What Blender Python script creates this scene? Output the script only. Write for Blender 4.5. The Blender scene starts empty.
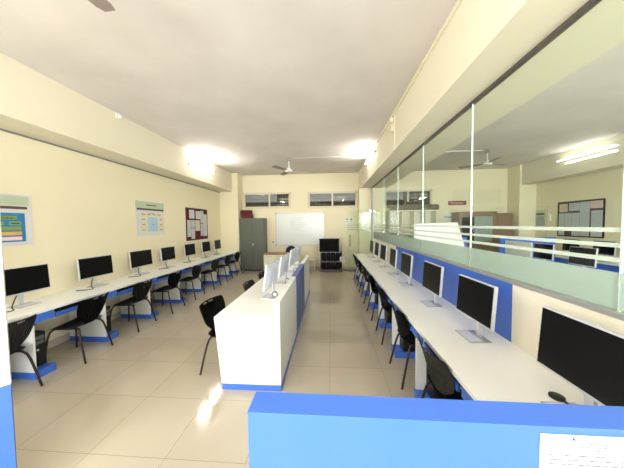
import bpy, bmesh, math, random
from mathutils import Vector, Matrix
random.seed(4)
C = bpy.context.scene.collection
PI = math.pi

# ------------------------------------------------------------ materials
def srgb(c):
    return tuple(((v/255)/12.92 if v/255 <= .04045 else ((v/255+.055)/1.055)**2.4) for v in c)+(1,)
def mat(name, col, rough=.5, metal=0, var=0.0, scale=4, bump=0, spec=.5, emit=0, coat=0):
    m = bpy.data.materials.new(name); m.use_nodes = True
    n = m.node_tree.nodes; l = m.node_tree.links; b = n['Principled BSDF']
    c = srgb(col)
    b.inputs['Base Color'].default_value = c
    b.inputs['Roughness'].default_value = rough; b.inputs['Metallic'].default_value = metal
    b.inputs['Specular IOR Level'].default_value = spec
    b.inputs['Coat Weight'].default_value = coat
    if emit:
        b.inputs['Emission Color'].default_value = c; b.inputs['Emission Strength'].default_value = emit
    tc = n.new('ShaderNodeTexCoord'); nz = n.new('ShaderNodeTexNoise')
    nz.inputs['Scale'].default_value = scale; nz.inputs['Detail'].default_value = 5
    l.new(tc.outputs['Object'], nz.inputs['Vector'])
    v = max(var, .02)
    mx = n.new('ShaderNodeMix'); mx.data_type = 'RGBA'
    mx.inputs[6].default_value = tuple(max(0, x*(1-v)) for x in c[:3])+(1,)
    mx.inputs[7].default_value = tuple(min(1, x*(1+v)) for x in c[:3])+(1,)
    l.new(nz.outputs['Fac'], mx.inputs[0]); l.new(mx.outputs[2], b.inputs['Base Color'])
    if bump:
        bp = n.new('ShaderNodeBump'); bp.inputs['Strength'].default_value = bump; bp.inputs['Distance'].default_value = .01
        l.new(nz.outputs['Fac'], bp.inputs['Height']); l.new(bp.outputs['Normal'], b.inputs['Normal'])
    return m
def floor_mat():
    m = mat('floor_tiles', (190, 180, 162), .09, var=.05, scale=2.2, spec=.5)
    n = m.node_tree.nodes; l = m.node_tree.links; b = n['Principled BSDF']
    src = b.inputs['Base Color'].links[0].from_socket
    tc = n.new('ShaderNodeTexCoord'); mp = n.new('ShaderNodeMapping')
    mp.inputs['Location'].default_value = (1.235+.615*20, -2.177+.592*20, 0)
    br = n.new('ShaderNodeTexBrick'); br.offset = 0; br.squash = 1
    br.inputs['Scale'].default_value = 1; br.inputs['Mortar Size'].default_value = .0022
    br.inputs['Brick Width'].default_value = .615; br.inputs['Row Height'].default_value = .592
    br.inputs['Mortar Smooth'].default_value = .1; br.inputs['Bias'].default_value = 0
    br.inputs['Color1'].default_value = (1, 1, 1, 1); br.inputs['Color2'].default_value = (.93, .93, .92, 1)
    br.inputs['Mortar'].default_value = (.62, .58, .52, 1)
    l.new(tc.outputs['Object'], mp.inputs['Vector']); l.new(mp.outputs['Vector'], br.inputs['Vector'])
    mx = n.new('ShaderNodeMix'); mx.data_type = 'RGBA'; mx.blend_type = 'MULTIPLY'; mx.inputs[0].default_value = 1
    l.new(src, mx.inputs[6]); l.new(br.outputs['Color'], mx.inputs[7]); l.new(mx.outputs[2], b.inputs['Base Color'])
    return m
def thin_glass(name, tint=(.93, .98, .95), ior=1.45, extra=0.0, rough=0.0):
    m = bpy.data.materials.new(name); m.use_nodes = True
    n = m.node_tree.nodes; l = m.node_tree.links; n.clear()
    o = n.new('ShaderNodeOutputMaterial'); t = n.new('ShaderNodeBsdfTransparent'); g = n.new('ShaderNodeBsdfGlossy')
    g.inputs['Roughness'].default_value = rough
    t.inputs['Color'].default_value = tint+(1,)
    f = n.new('ShaderNodeLayerWeight'); f.inputs['Blend'].default_value = .5
    pw = n.new('ShaderNodeMath'); pw.operation = 'POWER'; pw.inputs[1].default_value = 5
    ad = n.new('ShaderNodeMath'); ad.operation = 'MULTIPLY_ADD'; ad.use_clamp = True; ad.inputs[1].default_value = .7; ad.inputs[2].default_value = .03+extra
    x = n.new('ShaderNodeMixShader'); l.new(f.outputs['Facing'], pw.inputs[0]); l.new(pw.outputs[0], ad.inputs[0]); l.new(ad.outputs[0], x.inputs[0])
    l.new(t.outputs[0], x.inputs[1]); l.new(g.outputs[0], x.inputs[2]); l.new(x.outputs[0], o.inputs['Surface'])
    return m
def film(name, col, alpha):
    m = bpy.data.materials.new(name); m.use_nodes = True
    n = m.node_tree.nodes; l = m.node_tree.links; n.clear()
    o = n.new('ShaderNodeOutputMaterial'); t = n.new('ShaderNodeBsdfTransparent'); d = n.new('ShaderNodeBsdfDiffuse')
    tr = n.new('ShaderNodeBsdfTranslucent'); c = srgb(col)
    d.inputs['Color'].default_value = c; tr.inputs['Color'].default_value = c
    a = n.new('ShaderNodeMixShader'); a.inputs[0].default_value = .45
    l.new(d.outputs[0], a.inputs[1]); l.new(tr.outputs[0], a.inputs[2])
    x = n.new('ShaderNodeMixShader'); x.inputs[0].default_value = alpha
    l.new(t.outputs[0], x.inputs[1]); l.new(a.outputs[0], x.inputs[2]); l.new(x.outputs[0], o.inputs['Surface'])
    return m

M = dict(
    floor=floor_mat(),
    ceil=mat('ceiling_plaster', (226, 219, 211), .9, var=.16, scale=1.3, bump=.3),
    wall=mat('cream_wall_paint', (235, 225, 193), .75, var=.025, scale=1.5, bump=.03),
    beam=mat('beam_paint', (230, 222, 198), .7, var=.025, scale=1.5, bump=.05),
    skirt=mat('skirting_tile', (200, 190, 170), .3, var=.05),
    white=mat('white_laminate', (238, 237, 232), .35, var=.01),
    worktop=mat('worktop_laminate', (243, 243, 240), .3, var=.015, scale=8),
    cpart=mat('cream_laminate', (240, 233, 212), .45, var=.02),
    blue=mat('blue_laminate', (66, 110, 203), .35, var=.02),
    darkblue=mat('slate_blue_laminate', (78, 100, 165), .4, var=.02),
    black=mat('black_plastic', (13, 13, 15), .5, var=.1, scale=30),
    chairm=mat('charcoal_chair_plastic', (25, 27, 30), .38, var=.1, scale=20),
    legm=mat('dark_brown_leg_paint', (52, 36, 36), .35, metal=.3),
    screen=mat('screen_black', (7, 7, 8), .32, spec=.2),
    silver=mat('silver_plastic', (206, 208, 212), .3, metal=.25),
    chrome=mat('chrome_metal', (200, 203, 208), .15, metal=.9),
    monback=mat('white_monitor_plastic', (206, 209, 222), .35),
    alu=mat('aluminium', (188, 188, 184), .35, metal=.6),
    darkalu=mat('dark_channel', (104, 97, 90), .5, metal=.3),
    glass=thin_glass('clear_glass', (.94, .985, .96), 1.45, .0),
    edge=mat('glass_edge', (226, 238, 230), .25, var=.02),
    pane=thin_glass('window_glass', (.75, .75, .72), 1.5, .02),
    frost=film('frosted_film', (186, 202, 191), .72),
    stripe=film('frosted_stripe', (222, 230, 220), .62),
    board=mat('whiteboard', (226, 229, 226), .22, var=.01),
    ink=mat('faded_marker', (150, 155, 155), .6),
    steel=mat('green_grey_steel', (98, 103, 90), .42, var=.07, scale=3, metal=.1),
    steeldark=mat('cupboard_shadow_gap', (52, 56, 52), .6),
    matblack=mat('matt_black', (9, 9, 11), .8, spec=.2),
    post=mat('door_post_paint', (176, 172, 162), .7),
    tubedim=mat('dim_tube_light', (255, 252, 244), .5, emit=5),
    red=mat('maroon_cloth', (96, 34, 38), .85, var=.25, scale=20, bump=.4),
    maroon=mat('maroon_felt', (92, 16, 32), .9, var=.05),
    paper=mat('paper_white', (214, 214, 212), .7, var=.02),
    paperg=mat('paper_grey', (200, 204, 208), .7, var=.04),
    print_=mat('print_grey', (158, 164, 166), .7),
    faint=mat('faint_print', (96, 100, 114), .7),
    beigep=mat('beige_print', (222, 205, 178), .7),
    pinkp=mat('pink_print', (240, 205, 200), .7),
    bluep=mat('poster_blue', (40, 122, 180), .5),
    paleblue=mat('poster_pale_blue', (172, 203, 218), .5),
    greenp=mat('poster_green', (128, 160, 76), .5),
    orangep=mat('poster_orange', (224, 176, 92), .5),
    sage=mat('poster_sage', (184, 200, 172), .5),
    brownp=mat('poster_brown', (92, 72, 60), .5),
    yellowp=mat('poster_yellow', (226, 212, 158), .5),
    darktext=mat('dark_print', (50, 50, 50), .6),
    wood=mat('brown_wood', (158, 108, 72), .4, var=.12, scale=6),
    cabwood=mat('brown_cabinet_laminate', (142, 116, 92), .45, var=.06, scale=4),
    greydoor=mat('grey_green_door', (158, 168, 160), .3, var=.03),
    navy=mat('navy_fabric', (24, 26, 66), .85, var=.08, scale=40),
    offw=mat('off_white_metal', (226, 226, 206), .45),
    fanm=mat('fan_paint', (205, 196, 190), .4),
    fandark=mat('fan_blade_brown', (150, 135, 126), .5),
    conduit=mat('cream_conduit', (232, 222, 190), .5),
    cwhite=mat('white_conduit', (236, 234, 226), .45),
    tube=mat('tube_light', (255, 252, 244), .5, emit=22),
    winframe=mat('window_frame_cream', (216, 208, 180), .45),
    grill=mat('grill_bar', (190, 186, 170), .5),
    outside=mat('outside_wall', (112, 108, 100), .9, var=.15),
    outdark=mat('outside_dark_recess', (40, 38, 36), .9),
    bag=mat('dark_bag_fabric', (72, 66, 60), .85, var=.25, scale=12, bump=.4),
    socket=mat('switch_white', (232, 232, 228), .4),
    switchg=mat('switch_grey', (120, 122, 124), .4),
    rackg=mat('rack_grey_metal', (112, 114, 118), .45, metal=.4),
    pin=mat('pin_dark', (70, 70, 110), .4),
    gate=mat('brick_red_sign', (120, 26, 50), .5),
)

# ------------------------------------------------------------ mesh helpers
class MB:
    def __init__(s): s.bm = bmesh.new(); s.ms = []
    def mi(s, m):
        if m not in s.ms: s.ms.append(m)
        return s.ms.index(m)
    def _fin(s, fs, m, smooth=False):
        i = s.mi(m)
        for f in fs: f.material_index = i; f.smooth = smooth
    def box(s, x0, x1, y0, y1, z0, z1, m, bev=0, mx=None):
        t = bmesh.new(); bmesh.ops.create_cube(t, size=1)
        for v in t.verts:
            v.co = Vector(((x0+x1)/2+v.co.x*(x1-x0), (y0+y1)/2+v.co.y*(y1-y0), (z0+z1)/2+v.co.z*(z1-z0)))
        if bev: bmesh.ops.bevel(t, geom=t.edges[:], offset=bev, segments=2, affect='EDGES', profile=.6)
        s.join(t, m, mx); return s
    def join(s, t, m, mx=None, smooth=False):
        vm = {}
        for v in t.verts:
            co = v.co if mx is None else mx @ v.co
            vm[v] = s.bm.verts.new(co)
        fs = []
        for f in t.faces:
            try: fs.append(s.bm.faces.new([vm[v] for v in f.verts]))
            except ValueError: pass
        s._fin(fs, m, smooth); t.free()
    def prism(s, pts, axis, a, b, m):
        """extrude a 2D outline along an axis between a and b"""
        def P(p, h):
            return {'x': (h, p[0], p[1]), 'y': (p[0], h, p[1]), 'z': (p[0], p[1], h)}[axis]
        lo = [s.bm.verts.new(P(p, a)) for p in pts]; hi = [s.bm.verts.new(P(p, b)) for p in pts]
        fs = [s.bm.faces.new(lo), s.bm.faces.new(hi[::-1])]
        n = len(pts)
        for i in range(n): fs.append(s.bm.faces.new([lo[i], hi[i], hi[(i+1) % n], lo[(i+1) % n]]))
        s._fin(fs, m); return s
    def cyl(s, c, r, h, m, seg=20, axis='z', r2=None):
        t = bmesh.new(); bmesh.ops.create_cone(t, cap_ends=True, segments=seg, radius1=r, radius2=r if r2 is None else r2, depth=h)
        R = Matrix.Identity(4)
        if axis == 'x': R = Matrix.Rotation(PI/2, 4, 'Y')
        if axis == 'y': R = Matrix.Rotation(-PI/2, 4, 'X')
        s.join(t, m, Matrix.Translation(c) @ R, True); return s
    def tube(s, pts, r, m, seg=8, sub=0):
        P = [Vector(p) for p in pts]
        if sub:
            Q = []
            n = len(P)
            for i in range(n-1):
                p0 = P[max(i-1, 0)]; p1 = P[i]; p2 = P[i+1]; p3 = P[min(i+2, n-1)]
                for k in range(sub):
                    t = k/sub
                    Q.append(.5*((2*p1)+(p2-p0)*t+(2*p0-5*p1+4*p2-p3)*t*t+(3*p1-p0-3*p2+p3)*t**3))
            Q.append(P[-1]); P = Q
        rings = []; up = None
        for i, p in enumerate(P):
            d = (P[min(i+1, len(P)-1)]-P[max(i-1, 0)]).normalized()
            if up is None: up = Vector((0, 0, 1)) if abs(d.z) < .9 else Vector((1, 0, 0))
            a = d.cross(up).normalized(); b = a.cross(d).normalized(); up = b
            rings.append([s.bm.verts.new(p+a*r*math.cos(2*PI*k/seg)+b*r*math.sin(2*PI*k/seg)) for k in range(seg)])
        fs = []
        for i in range(len(rings)-1):
            for k in range(seg):
                fs.append(s.bm.faces.new([rings[i][k], rings[i][(k+1) % seg], rings[i+1][(k+1) % seg], rings[i+1][k]]))
        s._fin(fs, m, True)
        s._fin([s.bm.faces.new(rings[0][::-1]), s.bm.faces.new(rings[-1])], m); return s
    def build(s, name, parent=None, smooth=None):
        bmesh.ops.recalc_face_normals(s.bm, faces=s.bm.faces[:])
        me = bpy.data.meshes.new(name); s.bm.to_mesh(me); s.bm.free()
        for k in s.ms: me.materials.append(M[k])
        o = bpy.data.objects.new(name, me); C.objects.link(o)
        if parent: o.parent = parent
        return o
def bx(name, x0, x1, y0, y1, z0, z1, m, parent=None, bev=0):
    return MB().box(x0, x1, y0, y1, z0, z1, m, bev).build(name, parent)
def tag(o, label, cat, group=None, kind=None):
    o['label'] = label; o['category'] = cat
    if group: o['group'] = group
    if kind: o['kind'] = kind
    return o
def st(o, label=None):
    o['kind'] = 'structure'
    if label: o['label'] = label
    return o
def empty(name, loc=(0, 0, 0), rz=0):
    o = bpy.data.objects.new(name, None); C.objects.link(o); o.location = loc; o.rotation_euler = (0, 0, rz)
    o.empty_display_size = .1
    return o
def copy_tree(o, parent=None):
    c = o.copy(); C.objects.link(c)
    if parent is not None: c.parent = parent
    for ch in [k for k in bpy.data.objects if k.parent == o]:
        copy_tree(ch, c)
    return c
used = {}
def inst(proto, loc, rz, label, cat, group):
    if not used.get(proto.name): used[proto.name] = 1; o = proto
    else: o = copy_tree(proto)
    o.location = loc; o.rotation_euler = (0, 0, rz)
    return tag(o, label, cat, group)
ORD = ['nearest', 'second nearest', 'third nearest', 'fourth nearest', 'fifth nearest', 'sixth nearest', 'seventh nearest', 'eighth nearest', 'ninth nearest', 'tenth nearest']
def order(i, n):
    return 'farthest' if i == n-1 else ORD[i]

# ------------------------------------------------------------ dimensions (metres)
H = 3.64; XL, XR, YB, YF = -4.02, 6.92, 8.95, -2.6
GX = 1.49
def walls_with_holes(name, a0, a1, z0, z1, holes, plane, th, m):
    """wall running along X at Y=plane (thickness th), rectangular openings"""
    b = MB(); xs = sorted({a0, a1}|{h[0] for h in holes}|{h[1] for h in holes})
    for i in range(len(xs)-1):
        cx = (xs[i]+xs[i+1])/2; hh = [h for h in holes if h[0] < cx < h[1]]
        z = z0
        for h in sorted(hh, key=lambda q: q[2]):
            b.box(xs[i], xs[i+1], plane, plane+th, z, h[2], m); z = h[3]
        b.box(xs[i], xs[i+1], plane, plane+th, z, z1, m)
    return b.build(name)
st(bx('floor', XL-.2, XR+.2, YF-.2, YB+.2, -.15, 0, 'floor'))
st(bx('ceiling', XL-.2, XR+.2, YF-.2, YB+.2, H, H+.15, 'ceil'))
st(bx('wall_left', XL-.2, XL, YF-.2, YB+.2, 0, H, 'wall'))
st(bx('wall_right', XR, XR+.2, YF-.2, YB+.2, 0, H, 'wall'))
BW = [(-3.29, -1.49, 2.39, 2.95), (-.77, 1.04, 2.37, 2.93), (2.1, 3.77, 2.25, 2.94)]
st(walls_with_holes('wall_back', XL, XR, 0, H, BW, YB, .2, 'wall'))
FW = [(-3.4, -1.9, 1.0, 2.7), (-1.2, -.45, .9, 2.7), (-.1, .65, .9, 2.7), (2.6, 5.6, 1.0, 2.7)]
st(walls_with_holes('wall_front', XL, XR, 0, H, FW, YF-.2, .2, 'wall'))
for i, (a, b_, z0, z1) in enumerate(FW):
    f = MB()
    for q in ((a, a+.05), (b_-.05, b_), ((a+b_)/2-.02, (a+b_)/2+.02)): f.box(q[0], q[1], YF-.14, YF-.09, z0, z1, 'winframe')
    for q in ((z0, z0+.05), (z1-.05, z1)): f.box(a, b_, YF-.14, YF-.09, q[0], q[1], 'winframe')
    st(f.build('window_%d' % (i+4)))
# beams
b = MB().box(XL, -3.55, YF, YB, 2.97, H, 'beam'); st(b.build('trim_1'))
b = MB().box(1.12, 2.05, YF, YB, 2.97, H, 'beam'); st(b.build('trim_2'))
b = MB().box(6.45, XR, YF, YB, 2.97, H, 'beam'); st(b.build('trim_3'))
# columns against the back wall
st(bx('trim_4', XL, -3.34, 8.44, YB, 0, H, 'wall'))
st(bx('trim_5', 1.07, 1.98, 8.4, YB, 0, 2.97, 'wall'))
st(bx('trim_6', 6.4, XR, 8.4, YB, 0, H, 'wall'))
# closed-up window frame on the back wall of the other room
b = MB()
b.box(4.4, 6.15, YB-.012, YB, 2.95, 2.98, 'wall'); b.box(4.4, 6.15, YB-.012, YB, 2.24, 2.27, 'wall')
b.box(4.4, 4.43, YB-.012, YB, 2.27, 2.95, 'wall'); b.box(6.12, 6.15, YB-.012, YB, 2.27, 2.95, 'wall')
st(b.build('trim_7'))
# skirting
st(bx('baseboard_left', XL, XL+.012, YF, 8.44, 0, .1, 'skirt'))
st(bx('baseboard_back', -3.34, 1.07, YB-.012, YB, 0, .1, 'skirt'))
st(bx('baseboard_right', XR-.012, XR, YF, 8.4, 0, .1, 'skirt'))

# back windows
for i, (a, b_, z0, z1) in enumerate(BW):
    fr = MB(); y = YB-.012
    t = .045
    fr.box(a-.03, b_+.03, y, y+.08, z1-t, z1+.03, 'winframe'); fr.box(a-.03, b_+.03, y-.02, y+.08, z0-.03, z0+t, 'winframe')
    fr.box(a-.03, a+t, y, y+.08, z0, z1, 'winframe'); fr.box(b_-t, b_+.03, y, y+.08, z0, z1, 'winframe')
    mid = (a+b_)/2+(.1 if i == 0 else 0)
    fr.box(mid-.03, mid+.03, y+.01, y+.07, z0, z1, 'winframe')
    w = fr.build('window_%d' % (i+1)); st(w)
    gb = MB().box(a+t, mid-.03, y+.05, y+.055, z0+t, z1-t, 'pane').box(mid+.03, b_-t, y+.03, y+.035, z0+t, z1-t, 'pane'); gb.build('window_pane', w)
    gr = MB()
    for k in range(4):
        z = z0+(z1-z0)*(k+1)/5; gr.tube([(a, YB+.12, z), (b_, YB+.12, z)], .009, 'grill', 6)
    for k in range(1, 6):
        x = a+(b_-a)*k/6; gr.tube([(x, YB+.13, z0), (x, YB+.13, z1)], .006, 'grill', 6)
    gr.build('window_grille', w)
# what lies outside the high windows: a corridor wall with dark openings
b = MB(); b.box(-5, 8, 10.4, 10.5, 0, 2.75, 'outside'); b.box(-2.3, -1.2, 10.36, 10.4, 1.8, 3.4, 'outdark'); b.box(-.35, .2, 10.36, 10.4, 2.1, 2.72, 'outdark'); b.box(3.2, 4.4, 10.36, 10.4, 1.8, 3.4, 'outdark')
b.box(-5, 8, 9.15, 10.5, 3.5, 3.6, 'outside')
st(b.build('wall_outside'))

# ------------------------------------------------------------ middle partition with glazing
b = MB(); b.box(1.45, 1.55, 1.95, 5.2, 0, 1.235, 'blue'); b.box(1.45, 1.55, -.3, 1.95, 0, 1.235, 'cpart'); b.box(1.45, 1.55, 5.2, 7.95, 0, 1.235, 'cpart')
pw = b.build('wall_middle'); st(pw)
MB().box(1.445, 1.555, -.3, 7.95, 1.235, 1.262, 'alu').build('top_channel', pw)
st(MB().box(1.47, 1.515, -.3, 8.4, 2.945, 2.97, 'darkalu').build('trim_8'))
seams = [-.3, 1.3, 2.58, 3.85, 5.2, 6.5, 7.95]
for i in range(6):
    y0, y1 = seams[i]+.004, seams[i+1]-.004
    r = empty('glass_panel', (GX, (y0+y1)/2, 1.262)); dy = (y1-y0)/2
    MB().box(-.006, .006, -dy, dy, 0, 1.682, 'glass').build('glass_sheet', r)
    for sy in (-1, 1): MB().box(-.006, .006, sy*dy-.001+sy*.0015, sy*dy+.001+sy*.0015, .0, 1.683, 'edge').build('polished_edge', r)
    MB().box(-.0075, -.0065, -dy, dy, .006, .2, 'frost').build('frosted_band', r)
    for z0, z1 in ((.252, .277), (.328, .352), (.408, .432)):
        MB().box(-.0075, -.0065, -dy, dy, z0, z1, 'stripe').build('frosted_stripe', r)
    tag(r, 'clear glass sheet with frosted stripes, %s one above the partition beside the right desk' % order(i, 6), 'glass panel', 'glass sheets along the middle partition')
# end post and glass door
tag(bx('door_post', 1.46, 1.53, 8.2, 8.26, 0, 2.945, 'post'), 'slim pale metal post at the far end of the glass partition', 'post')
gd = empty('glass_door', (1.45, 8.22, 0))
b = MB(); b.box(-.83, 0, -.006, .006, .02, 2.18, 'glass').build('glass_sheet', gd)
MB().box(-.83, -.822, -.0065, .0065, .02, 2.18, 'edge').build('polished_edge', gd)
hb = MB().tube([(-.73, -.05, .95), (-.73, -.05, 1.35)], .012, 'black'); 
for z in (1.0, 1.3): hb.tube([(-.73, -.05, z), (-.73, .0, z)], .007, 'black')
hb.build('door_handle', gd)
for z in (1.52, 1.6, 1.68): MB().box(-.83, 0, -.0085, -.0065, z-.01, z+.01, 'stripe').build('frosted_stripe', gd)
MB().box(-.06, .015, -.015, .015, 2.12, 2.2, 'chrome').box(-.06, .015, -.015, .015, .0, .08, 'chrome').build('patch_hinge', gd)
tag(gd, 'open frameless glass door leaf with black bar handle near the back wall', 'door')

# ------------------------------------------------------------ prototypes
def make_monitor(name, w, h, wide=True, backm='monback', zb=.15, tilt=-4, ring=False):
    """faces -Y, stands on z=0"""
    r = empty(name)
    tl = Matrix.Translation((0, 0, zb)) @ Matrix.Rotation(math.radians(tilt), 4, 'X')
    bz = .009 if wide else .013
    b = MB(); b.box(-w/2, w/2, -.012, .014, 0, h, 'silver', .004, tl)
    b.build('bezel', r)
    MB().box(-w/2+bz, w/2-bz, -.0145, -.0115, bz+.006, h-bz, 'screen', 0, tl).build('display', r)
    # rear shell with tapering bulge
    t = bmesh.new(); bmesh.ops.create_cube(t, size=1)
    for v in t.verts:
        k = .62 if v.co.y > 0 else .97
        v.co = Vector((v.co.x*w*k, .0142+(v.co.y+.5)*.022, h*.5+v.co.z*h*k*(.9 if v.co.y > 0 else 1)))
    bmesh.ops.bevel(t, geom=t.edges[:], offset=.004, segments=2, affect='EDGES')
    m_ = MB(); m_.join(t, backm, tl); m_.build('rear_shell', r)
    n = MB(); n.prism([(.045, .01), (.062, .01), (.05, zb+.08), (.03, zb+.08)], 'x', -.022, .022, 'silver'); n.build('neck', r)
    if ring: MB().cyl((.045, .085, .05), .04, .012, 'rackg', 28, 'x').cyl((.0525, .085, .05), .027, .006, 'paper', 28, 'x').tube([(.05, .1, .03), (.07, .15, .012), (.11, .14, .008)], .006, 'paper').build('stand_ring', r)
    bs = MB(); bs.box(-.11, .11, -.085, .085, 0, .008, 'alu', .003); bs.box(-.098, .098, -.075, .02, .008, .0105, 'monback'); bs.build('stand_base', r)
    return r
def n_parent(r): return r
def make_chair():
    """front towards +Y"""
    r = empty('computer_chair')
    # seat shell
    nx, ny = 12, 12; bm = bmesh.new(); g = {}
    for i in range(nx+1):
        for j in range(ny+1):
            u = i/nx*2-1; v = j/ny*2-1
            # superellipse squaring
            k = 1/max(1e-6, (abs(u)**5+abs(v)**5)**(1/5)) if max(abs(u), abs(v)) > 0 else 1
            s_ = max(abs(u), abs(v)); x = u*k*s_ if s_ else 0; y = v*k*s_ if s_ else 0
            wx = .215-.03*max(0, -y)
            z = .455-.018*(1-x*x)*(1-y*y)-.035*max(0, y-.55)**2/.2+.025*max(0, -y-.5)
            g[i, j] = bm.verts.new((x*wx, y*.205+.02, z))
    for i in range(nx):
        for j in range(ny): bm.faces.new([g[i, j], g[i+1, j], g[i+1, j+1], g[i, j+1]])
    bmesh.ops.solidify(bm, geom=bm.faces[:], thickness=.012)
    m = MB(); m.join(bm, 'chairm', None, True); m.build('seat', r)
    # backrest: hourglass shell with fanned slots
    rows = [(.455, .105, -.165), (.485, .10, -.185), (.51, .115, -.195), (.535, .145, -.20), (.56, .175, -.205), (.59, .198, -.21), (.62, .212, -.217), (.65, .22, -.225), (.68, .225, -.233), (.71, .228, -.242), (.735, .229, -.25), (.755, .229, -.257), (.775, .227, -.265), (.79, .222, -.271), (.805, .21, -.278)]
    N = 66; bm = bmesh.new(); g = {}
    for j, (z, w, y) in enumerate(rows):
        for i in range(N+1):
            u = i/N*2-1
            gr = .0065 if (i % 6 in (3, 4) and 2 <= j <= 8 and 8 <= i <= N-8) else 0
            g[i, j] = bm.verts.new((u*w, y+.05*u*u*(w/.2)+gr, z))
    for j in range(len(rows)-1):
        for i in range(N):
            grip = (j == 12 and (20 <= i <= 29 or 36 <= i <= 45))
            if grip: continue
            bm.faces.new([g[i, j], g[i+1, j], g[i+1, j+1], g[i, j+1]])
    for v in [v for v in bm.verts if not v.link_faces]: bm.verts.remove(v)
    bmesh.ops.solidify(bm, geom=bm.faces[:], thickness=.011)
    m = MB(); m.join(bm, 'chairm', None, True); m.build('backrest', r)
    # frame and legs
    f = MB()
    for sx in (-1, 1): f.tube([(sx*.15, .15, .428), (sx*.15, -.14, .428)], .011, 'legm')
    f.tube([(-.15, .0, .428), (.15, .0, .428)], .011, 'legm'); f.build('seat_frame', r)
    for sx in (-1, 1):
        MB().tube([(sx*.15, .08, .428), (sx*.155, .16, .42), (sx*.185, .195, .33), (sx*.215, .225, .0)], .011, 'legm', 8, 4).build('leg', r)
        MB().tube([(sx*.15, -.06, .428), (sx*.155, -.13, .42), (sx*.185, -.165, .33), (sx*.215, -.235, .0)], .011, 'legm', 8, 4).build('leg', r)
    return r
def make_cpu():
    """front towards -Y; stands on z=0"""
    r = empty('computer_tower')
    b = MB(); b.box(-.085, .085, 0, .4, 0, .4, 'black', .006); b.build('case', r)
    f = MB(); f.box(-.083, .083, -.012, .002, .004, .396, 'black', .004); f.box(-.065, .065, -.0145, -.011, .32, .36, 'rackg'); f.box(-.065, .065, -.0145, -.011, .265, .305, 'rackg'); f.build('front_panel', r)
    MB().cyl((0, -.014, .2), .012, .006, 'silver', 16, 'y').build('power_button', r)
    return r
def make_keyboard_tray(L):
    """front edge towards -Y at y=0, length L along x, top of tray at z=0"""
    r = empty('keyboard_tray')
    MB().box(-L/2, L/2, .0, .34, -.014, 0, 'white').build('tray_board', r)
    MB().box(-L/2, L/2, -.018, .0, -.035, .018, 'blue', .002).build('front_lip', r)
    k = MB(); k.box(-.21, .21, .05, .18, 0, .018, 'black', .003); 
    for a in range(14):
        for b_ in range(5): k.box(-.2+a*.0287, -.2+a*.0287+.024, .058+b_*.0235, .058+b_*.0235+.019, .018, .022, 'black')
    kb = k.build('keyboard'); 
    return r, kb

mon_w = make_monitor('computer_monitor', .54, .33)
mon_s = make_monitor('desktop_monitor', .46, .325, False)
mon_r = make_monitor('flat_monitor', .455, .335)
mon_c = make_monitor('counter_monitor', .46, .335, True, 'monback', .13, -8, True)
chair = make_chair(); chair.scale = (1.05, 1.05, 1.0); cpu = make_cpu()

# ------------------------------------------------------------ left desk
ZT = .765
wt = empty('worktop', (-3.68, 4.6, 0))
o = bx('worktop_board', -.34, .33, -3.8, 3.84, .733, ZT, 'worktop', wt, .003)
tag(wt, 'long white worktop running along the cream left wall', 'worktop')
bx('back_rail', -.34, -.32, -3.8, 3.84, .62, .733, 'white', wt)
def pedestal(name, side, y, w, cpu_far):
    """side=-1 left desk (front faces +X), +1 right desk (front faces -X). y = near face"""
    r = empty(name, ((-3.68 if side < 0 else 1.13), y, 0))
    f = 1 if side < 0 else -1          # direction of the front in X
    fx = .35; bxk = -.25
    def X(a, b_): a, b_ = a*f, b_*f; return (min(a, b_), max(a, b_))
    if side > 0: fx = .30
    x0, x1 = X(bxk, fx); b = MB(); b.box(x0, x1, 0, w, 0, .082, 'blue', .003); b.build('plinth', r)
    x0, x1 = X(bxk, fx-.015); yy = (0, .022) if cpu_far else (w-.022, w)
    MB().box(x0, x1, yy[0], yy[1], .082, .733, 'white').build('side_panel', r)
    x0, x1 = X(fx-.035, fx-.018) if side < 0 else X(fx-.008, fx+.01); yy = (-.02 if cpu_far else -.0, w+.02)
    MB().box(x0, x1, yy[0], yy[1], .635, .733, 'blue', .002).build('apron', r)
    return r
nl = 9
lped = [1.49, 2.35, 3.2, 4.07, 4.93, 5.79, 6.65, 7.51, 8.18]
for i, y in enumerate(lped):
    w = .2
    p = pedestal('desk_pedestal', -1, y, w, True)
    tag(p, 'white desk pedestal on blue plinth, %s one under the left wall worktop' % order(i, nl), 'pedestal', 'pedestals under the left desk')
    if i < 8:
        inst(cpu, (-3.68+.22, y+.113, .082), PI/2, 'black computer tower on the blue plinth of the %s pedestal, left wall desk' % ORD[i], 'computer', 'computer towers under the left desk')
# tower front must face the aisle: rotz +90 turns -Y to +X
def trays(side, spans, where):
    for i, (a, b_) in enumerate(spans):
        L = b_-a-.03; r, kb = make_keyboard_tray(L)
        if side < 0: r.location = (-3.393, (a+b_)/2, .66); rz = PI/2
        else: r.location = (.843, (a+b_)/2, .66); rz = -PI/2
        r.rotation_euler = (0, 0, rz); kb.location = r.location; kb.rotation_euler = (0, 0, rz)
        # side brackets
        MB().box(-L/2, -L/2+.012, .02, .3, 0, .073, 'white').build('bracket', r); MB().box(L/2-.012, L/2, .02, .3, 0, .073, 'white').build('bracket', r)
        tag(r, 'pull-out keyboard tray with blue lip, %s one under the %s' % (order(i, len(spans)), where), 'keyboard tray', 'keyboard trays under the '+where)
        tag(kb, 'black keyboard lying on the %s tray under the %s' % (order(i, len(spans)), where), 'keyboard', 'keyboards on the trays of the '+where)
trays(-1, [(lped[i]+.245, lped[i+1]-.02) for i in range(8)], 'left wall worktop')
lm = [(2.585, 0), (3.51, 0), (4.43, 0), (5.22, 1), (6.09, 1), (6.93, 1), (7.67, 1)]
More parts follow.
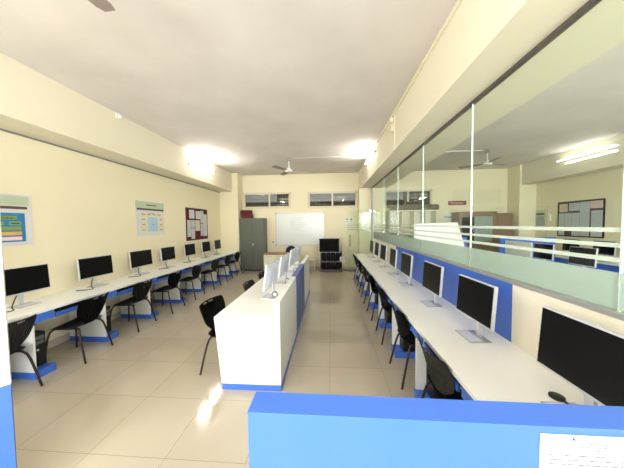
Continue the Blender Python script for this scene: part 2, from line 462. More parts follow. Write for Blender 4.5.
for i, (y, s_) in enumerate(lm):
    inst(mon_s if s_ else mon_w, (-3.785, y+.02, ZT), PI/2+math.radians(random.uniform(-2, 2)), '%s silver-edged monitor with black screen, %s from the camera along the left wall' % ('squarer' if s_ else 'wide', order(i, 7)), 'monitor', 'monitors on the left wall worktop')
    cb = MB().tube([(-3.83, y-.02, ZT+.13), (-3.79, y-.07, ZT+.085), (-3.72, y-.14, ZT+.03), (-3.66, y-.17, ZT+.006), (-3.70, y-.24, ZT+.006), (-3.80, y-.3, ZT+.006)], .006, 'black', 6, 4).build('monitor_cable')
    tag(cb, 'black cable looping down behind the %s monitor along the left wall' % order(i, 7), 'cable', 'monitor cables on the left worktop')
for i, (y, dx, a) in enumerate([(2.02, 0, 4), (2.86, .0, 9), (3.74, -.02, 6), (4.52, .03, 4), (5.38, .0, 3), (6.25, .01, 3), (7.1, .0, 2), (7.95, -.02, 1)]):
    inst(chair, (-3.37+dx, y, 0), PI/2+math.radians(a), 'black slotted plastic chair at the left wall desk, %s of that row' % order(i, 8), 'chair', 'chairs along the left wall desk')
# loose cables under the left desk
for k, y in enumerate((1.9, 2.75, 3.6)):
    b = MB(); b.tube([(-3.98, y-.25, .66), (-3.96, y-.1, .45), (-3.97, y+.02, .35), (-3.96, y+.1, .5), (-3.98, y+.2, .66)], .007, 'black', 6, 5)
    b.tube([(-3.98, y-.18, .6), (-3.965, y-.02, .25), (-3.97, y+.05, .12), (-3.97, y+.16, .3)], .005, 'black', 6, 5)
    tag(b.build('loose_cable'), 'dark loose cables against the wall under the left desk, %s bunch' % ORD[k], 'cable', 'cable bunches under the left desk')

# ------------------------------------------------------------ right desk
wt = empty('worktop', (1.125, 3.6, 0))
bx('worktop_board', -.325, .324, -3.6, 4.0, .733, ZT, 'worktop', wt, .003)
tag(wt, 'long white worktop running along the blue and cream glass-topped partition', 'worktop')
rped = [2.13+.87*k for k in range(-1, 7)]
for i, y in enumerate(rped):
    p = pedestal('desk_pedestal', 1, y, .21, False)
    tag(p, 'white desk pedestal on blue plinth, %s one under the partition worktop' % order(i, 8), 'pedestal', 'pedestals under the right desk')
    inst(cpu, (1.13-.18, y+.097, .082), -PI/2, 'black computer tower on the blue plinth of the %s pedestal, partition desk' % order(i, 8), 'computer', 'computer towers under the right desk')
trays(1, [(rped[i]+.27, rped[i+1]-.02) for i in range(7)], 'partition worktop')
rm = [1.185, 2.03, 2.84, 3.76, 4.52, 5.3, 6.0, 6.72]
for i, y in enumerate(rm):
    inst(mon_r, (1.2, y, ZT), -PI/2+math.radians([0, 2, 1, 0, -2, 1, 0, 1][i]), 'black-screened white monitor on the partition worktop, %s of the right row' % order(i, 8), 'monitor', 'monitors on the right worktop')
cb = MB().tube([(1.235, 1.27, ZT+.008), (1.27, 1.235, ZT+.03), (1.28, 1.17, ZT+.05), (1.29, 1.12, ZT+.08)], .007, 'black', 6, 5).build('monitor_cable')
cb2 = MB().cyl((1.235, 1.335, ZT+.006), .034, .01, 'black', 24).tube([(1.235, 1.30, ZT+.012), (1.235, 1.25, ZT+.012)], .006, 'black').build('cable_end', cb)
tag(cb, 'short black cable in front of the nearest monitor on the partition desk', 'cable')
for i, y in enumerate([1.8, 2.66, 3.55, 4.4, 5.27, 6.12, 6.98]):
    inst(chair, (.985, y, 0), -PI/2+math.radians([2, 1, -1, 1, 0, 1, -1][i]), 'black slotted plastic chair tucked under the partition desk, %s of that row' % order(i, 7), 'chair', 'chairs along the partition desk')
# ------------------------------------------------------------ centre counter
ct = empty('counter_desk', (-.84, 4.13, 0)); cx, cy = -.84, 4.13
def cb_(name, x0, x1, y0, y1, z0, z1, m, bev=.0):
    return bx(name, x0-cx, x1-cx, y0-cy, y1-cy, z0, z1, m, ct, bev)
cb_('desktop', -1.208, -.586, 2.322, 5.95, .742, .775, 'worktop', .003)
MB().prism([(-1.205-cx, .742), (-.586-cx, .742), (-.586-cx, .066), (-1.143-cx, .066)], 'y', 2.323-cy, 2.36-cy, 'white').build('end_panel', ct)
cb_('end_panel', -1.135, -.586, 5.9, 5.93, .066, .742, 'white')
cb_('ledge_wall', -.585, -.51, 2.325, 3.52, .066, .935, 'white', .002)
cb_('blue_ledge_wall', -.587, -.505, 3.52, 4.66, .066, .938, 'darkblue', .002)['label'] = 'slate blue middle section'
cb_('ledge_wall', -.585, -.51, 4.66, 5.95, .066, .935, 'white', .002)
b = MB(); b.box(-1.14-cx, -.506-cx, 2.325-cy, 2.37-cy, 0, .066, 'blue'); b.box(-.585-cx, -.506-cx, 2.37-cy, 5.95-cy, 0, .066, 'blue'); b.build('plinth', ct)
for y in (3.2, 4.08, 4.96):
    cb_('divider', -1.12, -.586, y, y+.03, .0, .742, 'white')
tag(ct, 'long white counter desk with slate blue section in the middle of the room', 'desk')
for i, (x, y, a) in enumerate([(-.79, 3.02, -6), (-.76, 3.76, -6), (-.76, 4.68, -6), (-.75, 5.42, -4)]):
    inst(mon_c, (x, y, .775), -PI/2+math.radians(a), 'monitor seen from its white back on the centre counter, %s of four' % order(i, 4), 'monitor', 'monitors on the centre counter')
for i, (x, y) in enumerate([(-.66, 2.62), (-.66, 3.38)]):
    pass
for i, (x, y, a) in enumerate([(-1.235, 2.74, -6), (-1.07, 3.64, 0), (-1.05, 4.36, -3), (-1.05, 5.4, 3)]):
    inst(chair, (x, y, 0), -PI/2+math.radians(a), 'black plastic chair on the left side of the white centre counter, %s of four' % order(i, 4), 'chair', 'chairs at the centre counter')

# ------------------------------------------------------------ near blue partition and board
nb = empty('near_partition', (.75, .605, 0))
bx('blue_board', -.963, .6, -.035, .035, 0, 1.244, 'blue', nb)
MB().box(-.964, .6, -.038, .037, 1.244, 1.25, 'blue', .001).build('top_edging', nb)
tag(nb, 'low blue laminated partition closing off the foreground', 'partition')
nt = MB(); nt.box(0, .21, -.0008, 0, -.29, 0, 'paper')
random.seed(8)
def dashes(b, x0, x1, z, th, m, y0=-.0012, y1=-.0006):
    x = x0
    while x < x1:
        w = random.uniform(.006, .02); b.box(x, min(x+w, x1), y0, y1, z-th/2, z+th/2, m); x += w+.004
dashes(nt, .09, .15, -.02, .0022, 'faint'); dashes(nt, .075, .165, -.028, .0022, 'faint'); dashes(nt, .09, .15, -.036, .0022, 'faint')
for k in range(20): dashes(nt, .02, .19 if k % 4 else .14, -.05-k*.011, .0028, 'faint')
nt.cyl((.072, -.002, -.009), .0025, .004, 'pin', 12, 'y')
o = nt.build('notice_sheet'); o.location = (.4925, .5692, 1.2305)
tag(o, 'white printed sheet pinned to the near face of the blue partition', 'paper')
# tall white/blue board at the left edge
lp = empty('tall_board', (-1.92, 1.2, 0), math.radians(49))
bx('upper_white_board', -1.2, .028, 0, .035, .8, 2.25, 'white', lp)
bx('lower_blue_board', -1.2, .028, 0, .035, 0, .8, 'blue', lp)
tag(lp, 'tall board at the left picture edge, white above and blue below', 'partition')

# ------------------------------------------------------------ back wall things
wb = empty('whiteboard', (-1.12, YB, 1.54))
bx('board_surface', -.92, .92, -.018, 0, -.6, .61, 'board', wb)
f = MB()
f.box(-.93, .93, -.028, 0, .605, .625, 'alu').box(-.93, .93, -.028, 0, -.615, -.595, 'alu').box(-.935, -.915, -.028, 0, -.615, .625, 'alu').box(.915, .935, -.028, 0, -.615, .625, 'alu'); f.build('frame', wb)
c_ = MB()
for sx in (-1, 1):
    for z in (-.61, .62): c_.box(sx*.925-.022, sx*.925+.022, -.031, 0, z-.022, z+.022, 'switchg', .004)
c_.build('corner_cap', wb)
w_ = MB(); random.seed(3)
for k, (a, b_) in enumerate([(-.32, .08), (-.36, .1), (-.36, .16), (-.4, .12), (-.36, .06), (-.38, .0)]):
    z = .45-k*.09; x = a
    while x < b_:
        L = random.uniform(.05, .12); pts = []
        n = int(L/.012)+2
        for q in range(n): pts.append((x+q*.012, -.0195, z+random.uniform(-.018, .018)))
        w_.tube(pts, .0028, 'ink', 4); x += L+.04
w_.build('faded_handwriting', wb)
tag(wb, 'wide whiteboard with faint handwriting on the back wall', 'whiteboard')

al = empty('steel_cupboard', (-2.85, 8.72, 0))
x0, x1 = -.48, .45
bx('body', x0, x1, -.2, .22, .1, 1.98, 'steel', al, .004)
bx('base', x0+.02, x1-.02, -.17, .2, 0, .1, 'steeldark', al)
f = MB(); f.box(x0, x1, -.215, -.2, .06, .13, 'steel').box(x0, x0+.12, -.215, -.17, 0, .1, 'steel').box(x1-.12, x1, -.215, -.17, 0, .1, 'steel'); f.build('foot_rail', al)
for a, b_ in ((x0+.015, -.018), (-.012, x1-.015)):
    d = bx('door', a, b_, -.222, -.2, .14, 1.965, 'steel', al, .003)
MB().cyl((.02, -.232, 1.02), .035, .02, 'alu', 24, 'y').tube([(.02, -.25, 1.02), (.045, -.25, .93)], .008, 'alu').build('handle', al)
tag(al, 'grey-green steel cupboard with two doors in the back left corner', 'cupboard')
for k, (z, h_, w, ox) in enumerate([(1.98, .16, .40, 0), (2.14, .15, .38, -.02)]):
    b = MB(); b.box(-w/2, w/2, -.14, .14, 0, h_, 'red', .035); o = b.build('cloth_bundle'); o.location = (-3.1+ox, 8.72, z)
    tag(o, ['lower', 'upper'][k]+' maroon cloth bundle stacked on the steel cupboard', 'bundle', 'maroon bundles on the cupboard')

td = empty('teacher_desk', (-1.53, 8.1, -.0))
bx('desk_top', -.75, .5, -.28, .27, .705, .735, 'wood', td, .004)
bx('pedestal', -.72, -.28, -.25, .25, .03, .705, 'offw', td, .004)
for z in (.5, .28, .06):
    d = bx('drawer', -.70, -.30, -.262, -.25, z, z+.19, 'offw', td, .003)
    MB().box(-.57, -.43, -.275, -.262, z+.13, z+.145, 'alu').build('handle', d)
b = bx('modesty_panel', -.28, .45, -.22, -.2, .25, .705, 'offw', td)
for x in (.44,):
    bx('leg', x-.03, x, -.25, -.22, 0, .705, 'offw', td); bx('leg', x-.03, x, .22, .25, 0, .705, 'offw', td)
tag(td, 'wood-topped off-white teacher desk in front of the whiteboard', 'desk')
nc = empty('navy_chair', (-1.43, 8.62, 0))
t = bmesh.new(); bmesh.ops.create_uvsphere(t, u_segments=24, v_segments=12, radius=1)
for v in t.verts: v.co = Vector((v.co.x*.215, v.co.y*.035+.08, .70+v.co.z*.23))
m_ = MB(); m_.join(t, 'navy', None, True); m_.build('backrest', nc)
MB().cyl((0, -.08, .45), .21, .07, 'navy', 28).build('seat', nc)
MB().cyl((0, -.08, .25), .025, .34, 'black', 16).tube([(0, .0, .42), (0, .14, .45), (0, .13, .6)], .015, 'black').build('column', nc)
for k in range(5):
    a = k*2*PI/5+.3; MB().tube([(0, -.08, .09), (.22*math.cos(a), -.08+.22*math.sin(a), .05)], .016, 'black').cyl((.22*math.cos(a), -.08+.22*math.sin(a), .027), .027, .03, 'black', 14, 'x').build('leg', nc)
tag(nc, 'navy round-backed office chair behind the teacher desk', 'chair')
# small monitor parts seen behind the counter on the teacher desk
rk = empty('equipment_rack', (.06, 8.6, 0))
b = MB()
for sx in (-1, 1):
    for y in (-.2, .2): b.box(sx*.36-.015, sx*.36+.015, y-.015, y+.015, 0, .7, 'matblack')
b.build('frame', rk)
for z in (.05, .36, .7): bx('shelf', -.38, .38, -.24, .22, z, z+.035, 'rackg', rk)
tag(rk, 'black metal rack holding black units against the back wall', 'rack')
for z, h_, lab in ((.08, .26, 'bottom'), (.39, .29, 'middle')):
    for k in range(4):
        o = MB().box(-.075, .075, -.18, .18, 0, h_-.02, 'matblack', .008).box(-.03, .03, -.185, -.18, h_-.09, h_-.05, 'black').build('battery_unit'); o.location = (.06-.255+k*.17, 8.6, z)
        tag(o, 'black box battery on the %s shelf of the back rack, %s' % (lab, ['leftmost', 'second from left', 'second from right', 'rightmost'][k]), 'battery', 'black boxes on the rack')
o = empty('black_cabinet_unit', (.02, 8.6, .73))
bx('case', -.37, .33, -.22, .22, 0, .43, 'matblack', o, .01); bx('lid', -.385, .345, -.235, .22, .43, .455, 'matblack', o, .006)
tag(o, 'large black unit sitting on top of the rack by the back wall', 'electrical unit')
tag(bx('hanging_cable', .438, .45, 8.39, 8.402, .0, .95, 'matblack'), 'thin black cable strip hanging at the right side of the rack', 'cable')
o = MB().box(-.085, .085, -.002, .002, -.1, .1, 'paper').box(-.03, .02, -.004, -.002, -.05, .05, 'print_').build('paper_tag'); o.location = (.46, 8.38, .46)
tag(o, 'white paper tag hanging on the right edge of the black rack', 'paper')
sl = empty('low_stool', (-.72, 8.7, 0))
bx('top', -.2, .2, -.14, .14, .385, .41, 'offw', sl, .004)
for sx in (-1, 1):
    for sy in (-1, 1): bx('leg', sx*.17-.015, sx*.17+.015, sy*.11-.015, sy*.11+.015, 0, .385, 'offw', sl)
tag(sl, 'low off-white stool between counter and black rack at the back', 'stool')
o = MB().tube([(.5, 8.93, .43), (1.06, 8.93, .43)], .012, 'cwhite').build('wall_pipe')
tag(o, 'thin pale pipe low on the back wall right of the rack', 'pipe')
cbl = MB().tube([(.5, 8.8, .01), (.65, 8.68, .01), (.85, 8.75, .01), (1.0, 8.6, .01), (.8, 8.5, .01), (.6, 8.6, .01)], .01, 'black', 6, 5).build('floor_cable')
tag(cbl, 'black cable coiled on the floor right of the rack', 'cable')
for k, x in enumerate((.68, .84)):
    r = empty('switch_board', (x, YB, 1.87))
    bx('plate', -.065, .065, -.02, 0, -.115, .115, 'socket', r, .004)
    b = MB(); b.box(-.035, .035, -.026, -.02, .0, .06, 'switchg').box(-.02, .02, -.026, -.02, -.07, -.03, 'switchg'); b.build('switches', r)
    tag(r, '%s of two small white switch plates on the back wall beside the glass door' % ['left', 'right'][k], 'switch', 'switch plates right of the whiteboard')
r = empty('wall_socket', (-2.17, YB, 1.06)); bx('plate', -.05, .05, -.015, 0, -.07, .07, 'socket', r, .003); bx('socket_face', -.025, .025, -.018, -.015, -.04, .03, 'switchg', r)
tag(r, 'small socket plate on back wall between cupboard and whiteboard', 'socket')

# ------------------------------------------------------------ left wall posters
def poster(name, y0, y1, z0, z1, x=XL):
    """local frame: u along +Y, printed towards +X"""
    r = empty(name, (x, y0, z0)); return r, y1-y0, z1-z0
def pb(b, u0, u1, v0, v1, m, d=.006):
    b.box(0, d, u0, u1, v0, v1, m)
r, W, Hh = poster('wall_poster', 2.06, 2.9, 1.50, 2.16)
b = MB(); pb(b, 0, W, 0, Hh, 'paper', .004); pb(b, .03, W-.03, Hh-.14, Hh-.02, 'sage'); pb(b, .04, W-.05, Hh-.19, Hh-.155, 'brownp'); pb(b, .05, W-.08, .05, Hh-.24, 'bluep')
for u0, u1, v, m in ((.12, .3, .335, 'greenp'), (.42, .68, .335, 'greenp'), (.12, .32, .265, 'greenp'), (.34, .56, .265, 'greenp'), (.6, .72, .265, 'greenp'), (.1, .72, .2, 'greenp'), (.1, .72, .135, 'orangep'), (.1, .72, .07, 'pinkp')):
    pb(b, u0, u1, v, v+.045, m, .008)
b.build('printed_sheet', r)
b = MB()
for u0, u1, v in ((.15, .3, .215), (.14, .28, .15), (.14, .3, .085), (.38, .52, .28), (.62, .7, .28)): pb(b, u0, u1, v, v+.014, 'darktext', .0088)
b.box(0, .0075, .4, .52, .385, .398, 'paper'); b.build('printed_lines', r)
tx = bpy.data.curves.new('poster_lettering', 'FONT'); tx.body = 'Application'; tx.size = .048; tx.extrude = .0003; tx.align_x = 'CENTER'
to = bpy.data.objects.new('tmp', tx); C.objects.link(to); bpy.context.view_layer.update()
me = bpy.data.meshes.new_from_object(to); bpy.data.objects.remove(to)
me.materials.clear(); me.materials.append(M['darktext'])
tt = bpy.data.objects.new('poster_lettering', me); C.objects.link(tt); tt.parent = r; tt.location = (.0085, .55, .342); tt.rotation_euler = (PI/2, 0, PI/2)
tag(r, 'poster with a blue field and green, orange, pink bars, left wall', 'poster')
r, W, Hh = poster('wall_poster', 4.62, 5.45, 1.52, 2.27)
b = MB(); pb(b, 0, W, 0, Hh, 'paper', .004); pb(b, .0, W, Hh-.15, Hh, 'sage'); pb(b, .02, W-.01, Hh-.19, Hh-.15, 'brownp'); pb(b, .28, .58, Hh-.085, Hh-.065, 'darktext', .007)
pb(b, .31, .61, .09, .41, 'paleblue'); pb(b, .36, .5, Hh-.26, Hh-.245, 'print_')
for k in range(4): pb(b, .13+k*.155, .26+k*.155, .44, .5, 'yellowp'); pb(b, .15+k*.155, .24+k*.155, .462, .478, 'wood', .007)
for k in range(3):
    for u in (.13, .65): pb(b, u, u+.13, .09+k*.115, .17+k*.115, 'yellowp'); pb(b, u+.03, u+.1, .12+k*.115, .135+k*.115, 'wood', .007)
pb(b, .41, .51, .24, .255, 'print_', .007)
b.build('printed_sheet', r)
tag(r, 'pale diagram poster with light blue centre square, left wall', 'poster')
r, W, Hh = poster('notice_board', 6.33, 7.45, 1.31, 2.235)
b = MB(); pb(b, 0, W, 0, Hh, 'maroon', .014); b.build('felt_board', r)
b = MB(); b.box(0, .02, 0, W, -.012, .012, 'black').box(0, .02, 0, W, Hh-.012, Hh+.012, 'black').box(0, .02, -.01, .01, 0, Hh, 'black').box(0, .02, W-.01, W+.01, 0, Hh, 'black'); b.build('frame', r)
def sheets(r, L, sgn=1):
    for (u0, u1, v0, v1, m) in L:
        b = MB(); a, c = sorted((sgn*.0145, sgn*.016)); b.box(a, c, u0, u1, v0, v1, m)
        a, c = sorted((sgn*.0155, sgn*.0165)); n = int((v1-v0)/.03)
        for k in range(1, n): b.box(a, c, u0+.02, u1-.02-(.04 if k % 3 == 0 and u1-u0 > .1 else 0), v0+k*.03, v0+k*.03+.008, 'print_')
        o = b.build('pinned_sheet', r)
sheets(r, [(.14, .4, .63, .88, 'paper'), (.47, .72, .62, .86, 'paper'), (.03, .2, .1, .58, 'paperg'), (.22, .4, .36, .58, 'paperg'), (.22, .4, .03, .34, 'paperg'), (.43, .68, .26, .58, 'beigep'), (.72, .9, .5, .88, 'paperg'), (.72, .86, .1, .48, 'paperg'), (.88, 1.1, .08, .78, 'paper')])
tag(r, 'maroon notice board covered with white sheets on the left wall', 'notice board')
# conduit under the left beam, small sensor
o = MB().box(XL, XL+.018, YF, 8.44, 2.93, 2.95, 'switchg').build('wall_conduit'); tag(o, 'thin dark conduit running under the beam on the left wall', 'conduit')
o = empty('ceiling_hook', (-3.55, 3.8, 3.6)); bx('plate', 0, .015, -.05, .05, -.05, .04, 'cwhite', o, .003); MB().cyl((.035, 0, -.015), .022, .05, 'cwhite', 16, 'x').build('knob', o)
tag(o, 'tiny white fitting high on the left beam under the ceiling', 'fitting')
# conduit on the right beam
b = MB().box(1.10, 1.12, YF, 8.4, 3.56, 3.585, 'conduit'); b.box(1.105, 1.12, 4.1, 4.125, 2.97, 3.56, 'conduit')
tag(b.build('beam_conduit'), 'cream conduit following the top of the right beam', 'conduit')
b = MB().box(1.06, 1.10, 4.13, 4.22, 3.44, 3.52, 'conduit', .004).box(1.075, 1.12, 4.15, 4.2, 3.30, 3.43, 'conduit', .004)
tag(b.build('junction_box'), 'cream junction box on the right beam where the conduit drops', 'junction box')
tag(MB().tube([(-1.0, 6.75, H-.012), (1.12, 6.75, H-.012)], .008, 'cwhite', 8).build('ceiling_conduit'), 'white ceiling conduit from the far fan to the right beam', 'conduit')
tag(MB().tube([(2.05, 6.6, H-.012), (4.1, 6.6, H-.012)], .014, 'cwhite', 8).build('ceiling_conduit'), 'white ceiling conduit to the fan beyond the glass', 'conduit')

# ------------------------------------------------------------ fans
def make_fan():
    r = empty('ceiling_fan')
    MB().cyl((0, 0, -.04), .055, .08, 'fandark', 20, r2=.04).build('canopy', r)
    MB().cyl((0, 0, -.19), .013, .28, 'cwhite', 12).build('rod', r)
    MB().cyl((0, 0, -.36), .11, .06, 'cwhite', 28, r2=.09).cyl((0, 0, -.31), .06, .05, 'cwhite', 20, r2=.04).build('motor', r)
    for k in range(3):
        a = k*2*PI/3; mx = Matrix.Rotation(a, 4, 'Z') @ Matrix.Translation((0, 0, -.36)) @ Matrix.Rotation(math.radians(9), 4, 'X')
        b = MB(); t = bmesh.new()
        pts = [(.1, -.03), (.2, -.06), (.6, -.08), (.645, -.055), (.65, .045), (.61, .07), (.2, .055), (.1, .03)]
        lo = [t.verts.new((x, y, -.003)) for x, y in pts]; hi = [t.verts.new((x, y, .003)) for x, y in pts]
        t.faces.new(lo[::-1]); t.faces.new(hi)
        for i in range(len(pts)): t.faces.new([lo[i], lo[(i+1) % len(pts)], hi[(i+1) % len(pts)], hi[i]])
        b.join(t, 'fandark', mx); b.build('blade', r)
    return r
fan = make_fan()
inst(fan, (-1.14, 6.75, H), math.radians(0), 'pale ceiling fan hanging far away above the centre counter', 'fan', 'ceiling fans')
inst(fan, (-1.66, 1.0, H), math.radians(81), 'near ceiling fan of which one blade tip shows at the top edge', 'fan', 'ceiling fans')
inst(fan, (4.2, 6.6, H), math.radians(20), 'ceiling fan in the room beyond the glass', 'fan', 'ceiling fans')

# ------------------------------------------------------------ tube lights
def light_area(loc, rot, sx, sy, power, col):
    l = bpy.data.lights.new('lamp_light', 'AREA'); l.shape = 'RECTANGLE'; l.size = sx; l.size_y = sy; l.energy = power; l.color = col
    o = bpy.data.objects.new('lamp_light', l); C.objects.link(o); o.location = loc; o.rotation_euler = rot; return o
def tube_light(x, y, z, d, label, power=15, L=1.22, tm='tube'):
    r = empty('tube_light', (x, y, z))
    a, c = sorted((0, d*.035)); bx('batten', a, c, -L/2, L/2, -.02, .02, 'cwhite', r, .003)
    MB().cyl((d*.06, 0, 0), .014, L-.06, tm, 14, 'y').build('glowing_tube', r)
    MB().box(min(0, d*.075), max(0, d*.075), -L/2, -L/2+.03, -.018, .018, 'cwhite').box(min(0, d*.075), max(0, d*.075), L/2-.03, L/2, -.018, .018, 'cwhite').build('end_holder', r)
    tag(r, label, 'lamp', 'tube lights')
    light_area((x+d*.10, y, z), (0, -d*PI/2, 0), .04, L-.1, power, (1, .98, .95))
    light_area((x+d*.07, y, z+.05), (PI, 0, 0), .06, L-.1, power*.5, (1, .98, .95))
tube_light(-3.55, 6.35, 3.42, 1, 'lit tube light on the left beam near the far end')
tube_light(-3.55, 6.35, 3.30, 1, 'second lit tube light just below the other on the left beam', 7)
tube_light(1.12, 6.3, 3.44, -1, 'lit tube light on the right beam near the far end')
tube_light(6.45, 6.53, 3.40, -1, 'lit tube light on the beam beyond the glass', 1.5, 1.22, 'tubedim')
tube_light(-3.55, .4, 3.42, 1, 'lit tube light on the left beam above the camera', 22)
tube_light(1.12, .6, 3.44, -1, 'lit tube light on the right beam above the camera', 22)
tube_light(6.45, 1.5, 3.40, -1, 'lit tube light on the far beam near the camera side', 30)

# ------------------------------------------------------------ room beyond the glass
def wbox(name, args, label, cat, group=None):
    return tag(bx(name, *args), label, cat, group)
# white standing board
b = MB(); b.prism([(2.1, 0), (3.5, 0), (3.32, 1.15), (3.15, 1.73), (2.12, 1.71)], 'y', 6.0, 6.04, 'white')
tag(b.build('standing_board'), 'big white board with slanted right edge standing beyond the glass', 'board')
wbox('blue_partition', (3.25, 3.66, 6.5, 6.55, 0, 1.33, 'blue'), 'narrow blue partition just right of the white standing board beyond the glass', 'partition')
wbox('blue_partition', (4.5, 5.86, 6.5, 6.55, 0, 1.32, 'blue'), 'wide blue partition behind the monitors beyond the glass', 'partition')
wbox('white_partition', (4.58, 4.62, 5.66, 6.44, 0, 1.25, 'white'), 'white low partition left of the monitors beyond the glass', 'partition')
wt = empty('worktop', (4.72, 4.2, 0)); bx('worktop_board', -.4, .3, -1.4, 1.4, .733, ZT, 'worktop', wt)
bx('apron', -.36, -.34, -1.38, 1.38, .63, .733, 'blue', wt); bx('end_panel', -.36, .28, -1.38, -1.36, 0, .733, 'white', wt); bx('end_panel', -.36, .28, 1.36, 1.38, 0, .733, 'white', wt)
tag(wt, 'white worktop in the middle of the room beyond the glass', 'worktop')
for i, (y) in enumerate([5.38, 4.6, 3.75]):
    inst(mon_r, (4.6, y, ZT), -PI/2, 'monitor on the middle worktop beyond the glass, %s from the whiteboard side' % ['first', 'second', 'third'][i], 'monitor', 'monitors on the middle worktop beyond the glass')
wt = empty('worktop', (6.6, 5.5, 0)); bx('worktop_board', -.33, .31, -2.7, 2.2, .733, ZT, 'worktop', wt)
bx('apron', -.30, -.28, -2.7, 2.2, .54, .733, 'blue', wt)
for y in (-2.6, -1.3, 0, 1.3, 2.1): bx('support', -.28, .3, y, y+.03, 0, .733, 'white', wt)
tag(wt, 'white worktop with blue apron along the far right wall', 'worktop')
for i, y in enumerate([6.78, 6.03, 5.2, 4.3]):
    inst(mon_r, (6.5, y, ZT), -PI/2, 'monitor on the far right wall worktop, %s from the back column' % ['first', 'second', 'third', 'fourth'][i], 'monitor', 'monitors on the far right wall worktop')
# cream shelving with bags on top
sh = empty('cream_shelving', (3.0, 8.7, 0))
b = MB()
for x in (-.85, -.42, .0, .38, .75): b.box(x-.015, x+.015, -.24, .24, 0, 2.15, 'cpart')
b.box(-.865, .765, -.24, .24, 2.15, 2.18, 'cpart'); b.box(-.865, .765, -.24, .24, 0, .05, 'cpart'); b.box(-.865, .765, -.24, .24, .7, .73, 'cpart'); b.box(-.865, .765, -.24, .24, 1.4, 1.43, 'cpart'); b.box(-.865, .765, .225, .24, 0, 2.15, 'cpart')
b.build('carcass', sh); tag(sh, 'cream open shelving against the back wall beyond the glass', 'shelves')
for k, (x, w, h_) in enumerate([(2.45, .4, .18), (2.95, .55, .3), (3.45, .4, .22), (3.66, .2, .2)]):
    b = MB(); b.box(-w/2, w/2, -.18, .18, 0, h_, 'bag', min(h_, w)*.3); o = b.build('cloth_bag'); o.location = (x, 8.7+(.0 if k < 3 else -.02), 2.18)
    if k == 3: o.location.x = 3.79-.03
    tag(o, 'dark bag lying on top of the cream shelving, %s' % ['leftmost', 'biggest, in the middle', 'flat one right of the biggest', 'small rightmost'][k], 'bag', 'bags on the cream shelving')
cbn = empty('wooden_cabinet', (5.25, 8.6, 0))
b = MB(); b.box(-.8, .92, -.25, .27, 0, 2.03, 'cabwood', .004).box(-.82, .4, -.28, .28, 2.03, 2.09, 'cabwood', .004); b.build('carcass', cbn)
d = bx('glass_door', -.72, -.33, -.27, -.25, 1.05, 1.9, 'screen', cbn); d['label'] = 'dark glass door with pale reflection'
bx('grey_door', -.31, .26, -.27, -.25, 1.05, 1.93, 'greydoor', cbn)
bx('lower_door', -.8, .26, -.265, -.25, .08, 1.0, 'cabwood', cbn); bx('side_door', .42, .9, -.265, -.25, .08, 1.92, 'cabwood', cbn)
MB().box(-.36, -.345, -.285, -.27, 1.4, 1.55, 'alu').box(.46, .475, -.28, -.265, 1.0, 1.15, 'alu').build('handles', cbn)
tag(cbn, 'brown wooden cabinet with glass and grey doors beyond the glass', 'cabinet')
sg = empty('red_sign', (4.67, YB, 2.44)); bx('plate', -.31, .31, -.02, 0, -.075, .075, 'gate', sg, .003)
b = MB(); random.seed(5); dashes(b, -.26, .26, .025, .022, 'pinkp', -.0225, -.0195); dashes(b, -.2, .2, -.03, .018, 'pinkp', -.0225, -.0195); b.build('lettering', sg)
tag(sg, 'small dark red sign on the back wall above the wooden cabinet', 'sign')
r = empty('socket_board', (4.35, YB, 1.93)); bx('plate', -.16, .14, -.02, 0, -.09, .09, 'socket', r, .003)
b = MB()
for k in range(4): b.box(-.13+k*.065, -.09+k*.065, -.024, -.02, -.03, .03, 'switchg')
b.build('sockets', r); tag(r, 'white socket board on the back wall left of the wooden cabinet', 'socket')
r = empty('notice_board', (XR, 6.42, 1.3)); W, Hh = 1.18, .98
bx('felt_board', -.014, 0, 0, W, 0, Hh, 'brownp', r)
b = MB(); b.box(-.022, 0, 0, W, -.015, .012, 'black').box(-.022, 0, 0, W, Hh-.012, Hh+.015, 'black').box(-.022, 0, -.01, .012, 0, Hh, 'black').box(-.022, 0, W-.012, W+.01, 0, Hh, 'black'); b.build('frame', r)
def fl(L): return [(W-b_, W-a, c, d, m) for a, b_, c, d, m in L]
sheets(r, fl([(.03, .27, .7, .93, 'beigep'), (.31, .6, .72, .94, 'paperg'), (.61, .85, .02, .95, 'paperg'), (.86, 1.15, .76, .95, 'pinkp'), (.02, .19, .02, .66, 'paperg'), (.2, .39, .22, .66, 'paperg'), (.4, .6, .02, .66, 'paperg'), (.89, 1.15, .02, .7, 'paperg')]), -1)
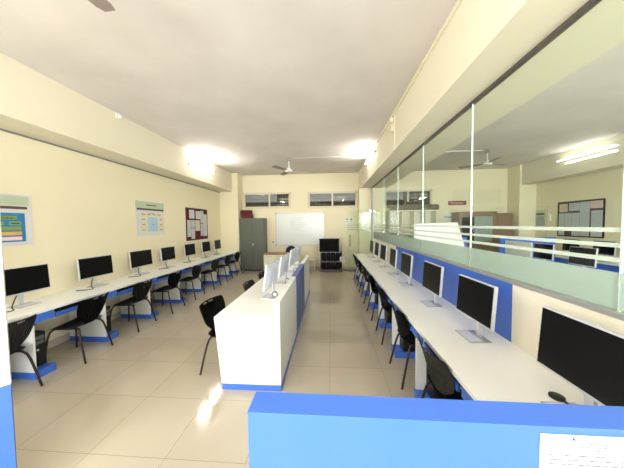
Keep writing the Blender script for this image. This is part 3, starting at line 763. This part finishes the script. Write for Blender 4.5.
tag(r, 'notice board full of grey sheets on the far right wall', 'notice board')
r = empty('wall_poster', (XR, 8.04, 1.5)); b = MB(); b.box(-.008, 0, 0, .35, 0, .6, 'sage').box(-.01, 0, .03, .32, .44, .5, 'brownp').box(-.01, 0, .03, .32, .1, .4, 'print_'); b.build('printed_sheet', r)
tag(r, 'small greenish poster on the far right wall near the column', 'poster')
b = MB().tube([(XR-.012, 7.93, .8), (XR-.012, 7.93, 2.2), (XR-.012, 8.35, 2.22)], .012, 'conduit').box(XR-.04, XR, 7.84, 7.92, 1.75, 1.95, 'socket', .004)
tag(b.build('wall_conduit'), 'cream conduit with a white switch box on the far right wall', 'conduit')

# ------------------------------------------------------------ daylight through the windows behind the camera
for (a, b_, z0, z1) in FW:
    light_area(((a+b_)/2, YF-.25, (z0+z1)/2), (PI/2, 0, 0), b_-a, z1-z0, 155*(b_-a), (.9, .95, 1.0)).name = 'window_daylight'
w = bpy.data.worlds.new('sky'); bpy.context.scene.world = w; w.use_nodes = True
bg = w.node_tree.nodes['Background']; bg.inputs[0].default_value = (.9, .92, .93, 1); bg.inputs[1].default_value = .55

# ------------------------------------------------------------ camera
yaw, pitch, roll = [math.radians(v) for v in (4.1805, 2.397, .6875)]
f = Vector((-math.sin(yaw)*math.cos(pitch), math.cos(yaw)*math.cos(pitch), -math.sin(pitch)))
r_ = Vector((math.cos(yaw), math.sin(yaw), 0)); u = r_.cross(f)
r2 = r_*math.cos(roll)-u*math.sin(roll); u2 = r2.cross(f)
cam = bpy.data.cameras.new('camera'); co = bpy.data.objects.new('camera', cam); C.objects.link(co)
mt = Matrix((r2, u2, -f)).transposed().to_4x4(); mt.translation = Vector((0, 0, 1.73)); co.matrix_world = mt
cam.sensor_fit = 'HORIZONTAL'; cam.sensor_width = 36; cam.lens = 36*234/624; cam.clip_start = .05
S = bpy.context.scene; S.camera = co
S.view_settings.view_transform = 'Standard'; S.view_settings.look = 'None'; S.view_settings.gamma = 1; S.view_settings.use_curve_mapping = False
S.view_settings.exposure = 0.0
